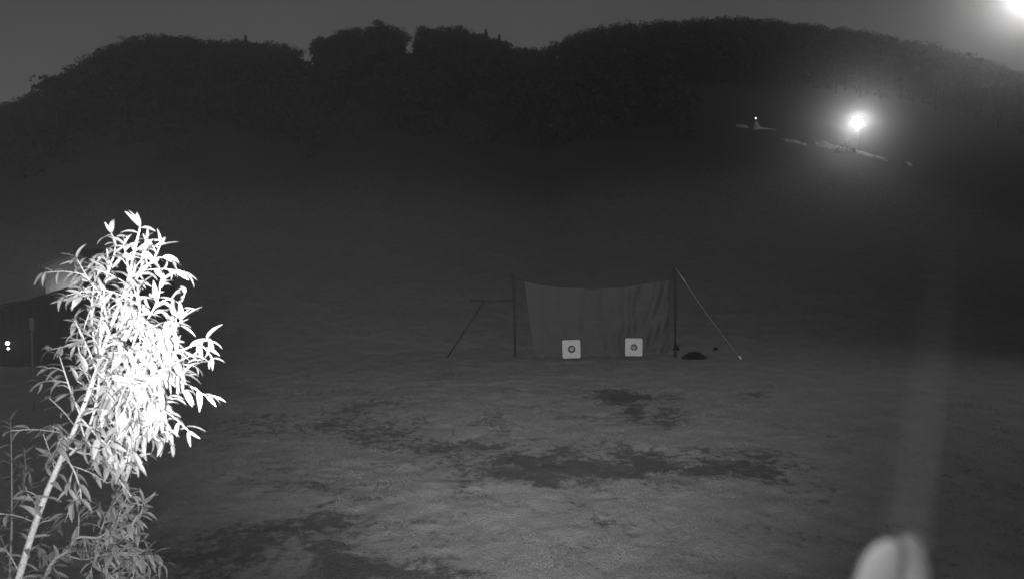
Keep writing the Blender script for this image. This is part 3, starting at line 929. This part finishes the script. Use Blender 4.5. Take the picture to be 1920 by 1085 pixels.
# --- main bright willow, 2.2 m from the camera
base_vis = at(35, 1090, 2.25)
root_pt = Vector((base_vis.x - .55, 2.2, 0)); root_pt.z = hgt(root_pt.x, root_pt.y)
root = thing('willow', root_pt, 'bright glaring young willow leaning in at the left with long narrow leaves', 'shrub')
main = [root_pt - Vector((0, 0, .1)), root_pt + Vector((.06, .01, .9)), root_pt + Vector((.2, .03, 1.9)), root_pt + Vector((.42, .04, 2.8))] + \
    P([(35, 1085), (72, 965), (110, 870), (148, 785), (182, 692), (208, 612), (236, 540), (250, 480), (263, 425)], 2.25, 2.3)
br = [(main, .0160, .0022, .72, .9),
      (P([(108, 872), (152, 828), (178, 765), (187, 690), (189, 610), (198, 530), (216, 468), (209, 436)], 2.27, 2.4), .005, .0015, .25, .9),
      (P([(130, 830), (118, 814), (108, 803), (98, 798)], 2.25, 2.15), .003, .0015, .3, .8),
      (P([(152, 780), (136, 742), (122, 700), (112, 668)], 2.25, 2.3), .003, .0012, .35, .8),
      (P([(181, 694), (166, 655), (152, 628), (142, 596)], 2.27, 2.4), .003, .0012, .3, .9),
      (P([(205, 620), (190, 556), (164, 520), (144, 484)], 2.27, 2.45), .003, .0012, .25, .9),
      (P([(182, 695), (225, 690), (262, 685), (300, 662), (322, 622), (340, 600)], 2.25, 2.05), .004, .0014, .1, 1.1),
      (P([(196, 650), (238, 630), (275, 600), (296, 560), (300, 535)], 2.27, 2.2), .0035, .0013, .15, 1.0),
      (P([(236, 540), (262, 515), (288, 485), (300, 462)], 2.28, 2.25), .003, .0012, .15, .9),
      (P([(170, 728), (222, 722), (272, 712), (310, 706), (330, 702), (345, 700)], 2.25, 2.08), .004, .0014, .1, 1.15),
      (P([(262, 685), (305, 676), (325, 664), (355, 650), (388, 636)], 2.15, 2.05), .003, .0012, .1, .9),
      (P([(153, 778), (198, 760), (240, 742), (275, 742), (300, 760)], 2.24, 2.05), .0035, .0013, .15, 1.1),
      (P([(146, 792), (178, 800), (215, 790), (250, 772), (285, 775)], 2.24, 2.08), .0035, .0013, .2, 1.0),
      (P([(124, 836), (160, 850), (190, 842), (225, 826), (255, 828)], 2.24, 2.12), .0035, .0013, .25, 1.0),
      (P([(178, 765), (215, 720), (248, 650), (262, 590), (258, 540)], 2.27, 2.15), .003, .0013, .1, 1.0),
      (P([(232, 700), (262, 740), (285, 700), (318, 690)], 2.1, 1.95), .003, .0013, .1, 1.0),
      (P([(215, 640), (232, 600), (246, 560), (240, 500), (232, 460)], 2.3, 2.3), .003, .0013, .1, 1.0),
      (P([(200, 660), (250, 660), (290, 650), (318, 660)], 2.2, 2.02), .003, .0013, .1, 1.1),
      (P([(182, 700), (225, 705), (262, 722), (290, 745), (300, 790)], 2.2, 2.0), .003, .0013, .1, 1.2),
      (P([(160, 765), (205, 770), (235, 790), (262, 800)], 2.2, 2.08), .003, .0013, .1, 1.2),
      (P([(212, 610), (255, 600), (285, 610), (312, 625)], 2.25, 2.1), .003, .0013, .1, 1.1),
      (P([(150, 790), (160, 820), (180, 850), (198, 868)], 2.25, 2.15), .003, .0013, .2, 1.1),
      (P([(190, 680), (160, 690), (150, 665), (146, 640)], 2.3, 2.4), .003, .0013, .2, .9),
      (P([(182, 695), (228, 742), (258, 785), (280, 822)], 2.2, 2.05), .003, .0013, .15, 1.1),
      (P([(150, 782), (188, 822), (222, 848), (250, 862)], 2.2, 2.1), .003, .0013, .15, 1.1),
      (P([(118, 850), (138, 880), (150, 915), (152, 935)], 2.2, 2.15), .003, .0013, .2, 1.0),
      (P([(187, 700), (172, 600), (176, 540), (190, 500)], 2.35, 2.5), .003, .0013, .2, .9),
      ]
willow(root, br, random.Random(23), .072, .0170, .6)

# --- dimmer lower willow at the bottom, further off
b0 = at(82, 1095, 3.1)
rp = Vector((b0.x - .35, 3.1, 0)); rp.z = hgt(rp.x, rp.y)
root = thing('willow', rp, 'dimmer grey willow lower down under the bright one at the bottom left', 'shrub')
br = [([rp - Vector((0, 0, .1)), rp + Vector((.05, 0, 1.0)), rp + Vector((.2, 0, 2.1))] + P([(83, 1088), (126, 1032), (146, 1007), (186, 1006), (214, 980), (240, 928)], 3.1, 3.0), .014, .002, .80, 1.1),
      (P([(122, 1040), (160, 1048), (196, 1038), (240, 1040), (286, 1040)], 3.1, 2.9), .004, .0014, .3, 1.2),
      (P([(146, 1007), (148, 975), (146, 945)], 3.1, 3.1), .004, .0014, .25, 1.0),
      (P([(186, 1006), (222, 1020), (250, 1030), (278, 1060)], 3.05, 2.9), .0035, .0014, .1, 1.2),
      (P([(186, 1006), (196, 975), (208, 950), (236, 915)], 3.05, 3.0), .0035, .0014, .1, 1.2),
      (P([(196, 1000), (238, 985), (262, 970), (268, 940)], 3.05, 2.95), .003, .0014, .1, 1.2),
      (P([(170, 1050), (200, 1075), (235, 1090), (270, 1085)], 3.05, 2.95), .003, .0014, .1, 1.2),
      (P([(83, 1088), (150, 1100), (215, 1110), (290, 1120)], 3.05, 2.85), .004, .0014, .3, 1.2)]
willow(root, br, random.Random(9), .078, .018, .55, top_n=280)

# --- faint willow at the left edge, further away
b0 = at(18, 1095, 4.3)
rp = Vector((b0.x - .1, 4.3, 0)); rp.z = hgt(rp.x, rp.y)
root = thing('willow', rp, 'faint shadowy willow shoot rising straight up at the left edge', 'shrub')
br = [([rp - Vector((0, 0, .1)), rp + Vector((.03, 0, 1.2))] + P([(18, 1088), (22, 980), (22, 880), (20, 790)], 4.3, 4.4), .012, .002, .62, .8),
      (P([(10, 1100), (40, 1050), (70, 1010), (104, 990)], 4.2, 4.1), .005, .0016, .3, 1.0),
      (P([(16, 1040), (-5, 990), (-15, 950)], 4.3, 4.2), .004, .0016, .2, .9),
      (P([(22, 960), (40, 925), (48, 885), (46, 850)], 4.3, 4.2), .003, .0016, .2, .8),
      (P([(0, 1110), (60, 1085), (95, 1060), (70, 1020)], 4.1, 4.0), .005, .0016, .2, 1.0)]
willow(root, br, random.Random(14), .095, .034, .5, top_n=150)

# ================================================================== close to the lens
# added leaf-shaped lobes standing in for the glare blob at the bottom right
def glare_lobe(root, pts, widths, m, name, cup=.35, Yv=Vector((0, -1, 0))):
    c = catmull(pts, 6); n = len(c); mb = MB(); cols = 8
    for k, p in enumerate(c):
        t_ = (c[min(k + 1, n - 1)] - c[max(k - 1, 0)]).normalized()
        s_ = t_.cross(Yv).normalized(); nn = s_.cross(t_)
        f_ = k / (n - 1) * (len(widths) - 1); i0 = min(int(f_), len(widths) - 2)
        w = widths[i0] + (widths[i0 + 1] - widths[i0]) * (f_ - i0)
        for q in range(cols + 1):
            a_ = (q / cols - .5) * 2
            mb.v.append(tuple(p + s_ * w * a_ - nn * (a_ * a_) * w * cup - root.location))
    for k in range(n - 1):
        for q in range(cols):
            a_ = k * (cols + 1) + q; mb.f.append((a_, a_ + 1, a_ + cols + 2, a_ + cols + 1))
    o = mb.build(name, m); o.parent = root
    md = o.modifiers.new('thick', 'SOLIDIFY'); md.thickness = .0008
    return o
NYD = .22
glare_front_m = mat('glare_blob_front', .0016, .8, .25, 60, spec=.02, transl=.2)
glare_back_m = mat('glare_blob_back', .0013, .8, .25, 60, spec=.02, transl=.2)
kx = NYD / FPX
def W(*a): return [q * kx for q in a]
rp = at(1668, 1330, NYD)
root = thing('glare_blob', rp, 'blurred pale rounded leaf tips close to the camera at the bottom right', 'plant')
glare_lobe(root, P([(1625, 1330), (1634, 1200), (1648, 1120), (1662, 1065), (1672, 1030), (1677, 1012)], NYD, NYD), W(20, 42, 46, 43, 30, 8), glare_front_m, 'leaf', .3)  # both lobes and their stalk are added in place of glare
glare_lobe(root, P([(1690, 1330), (1706, 1200), (1714, 1110), (1710, 1055), (1703, 1022), (1698, 1004)], NYD + .004, NYD + .004), W(20, 40, 44, 44, 32, 8), glare_back_m, 'leaf', .3)
st = MB(); st.tube([p - rp for p in catmull([at(1650, 1320, NYD + .005), at(1650, 2400, NYD + .1), Vector((.28, .62, .6)), Vector((.3, .7, hgt(.3, .7) - .05))], 6)], [.003] * 19, 7); o = st.build('blob_stalk', stem_m); o.parent = root

# thin strands added before the lens, blurred into the faint pale glare streak
streak_m = mat('glare_streak', .0045, .9, .1, 60, spec=.02)
wb = at(1690, 1200, .09)
root = thing('glare_streak', wb, 'faint blurred cobweb strand curving up close before the lens at the right', 'glare_streak')
for pts, y0, y1 in (([(1665, 1230), (1690, 1000), (1722, 800), (1745, 660), (1758, 560)], .06, .07), ([(1700, 1230), (1712, 1000), (1735, 780), (1760, 600), (1772, 430)], .065, .08)):
    mb = MB(); cc = catmull(P(pts, y0, y1), 6)
    mb.tube([p - wb for p in cc], [.00008 * (1 - .75 * k / (len(cc) - 1)) for k in range(len(cc))], 5)
    o = mb.build('strand', streak_m); o.parent = root
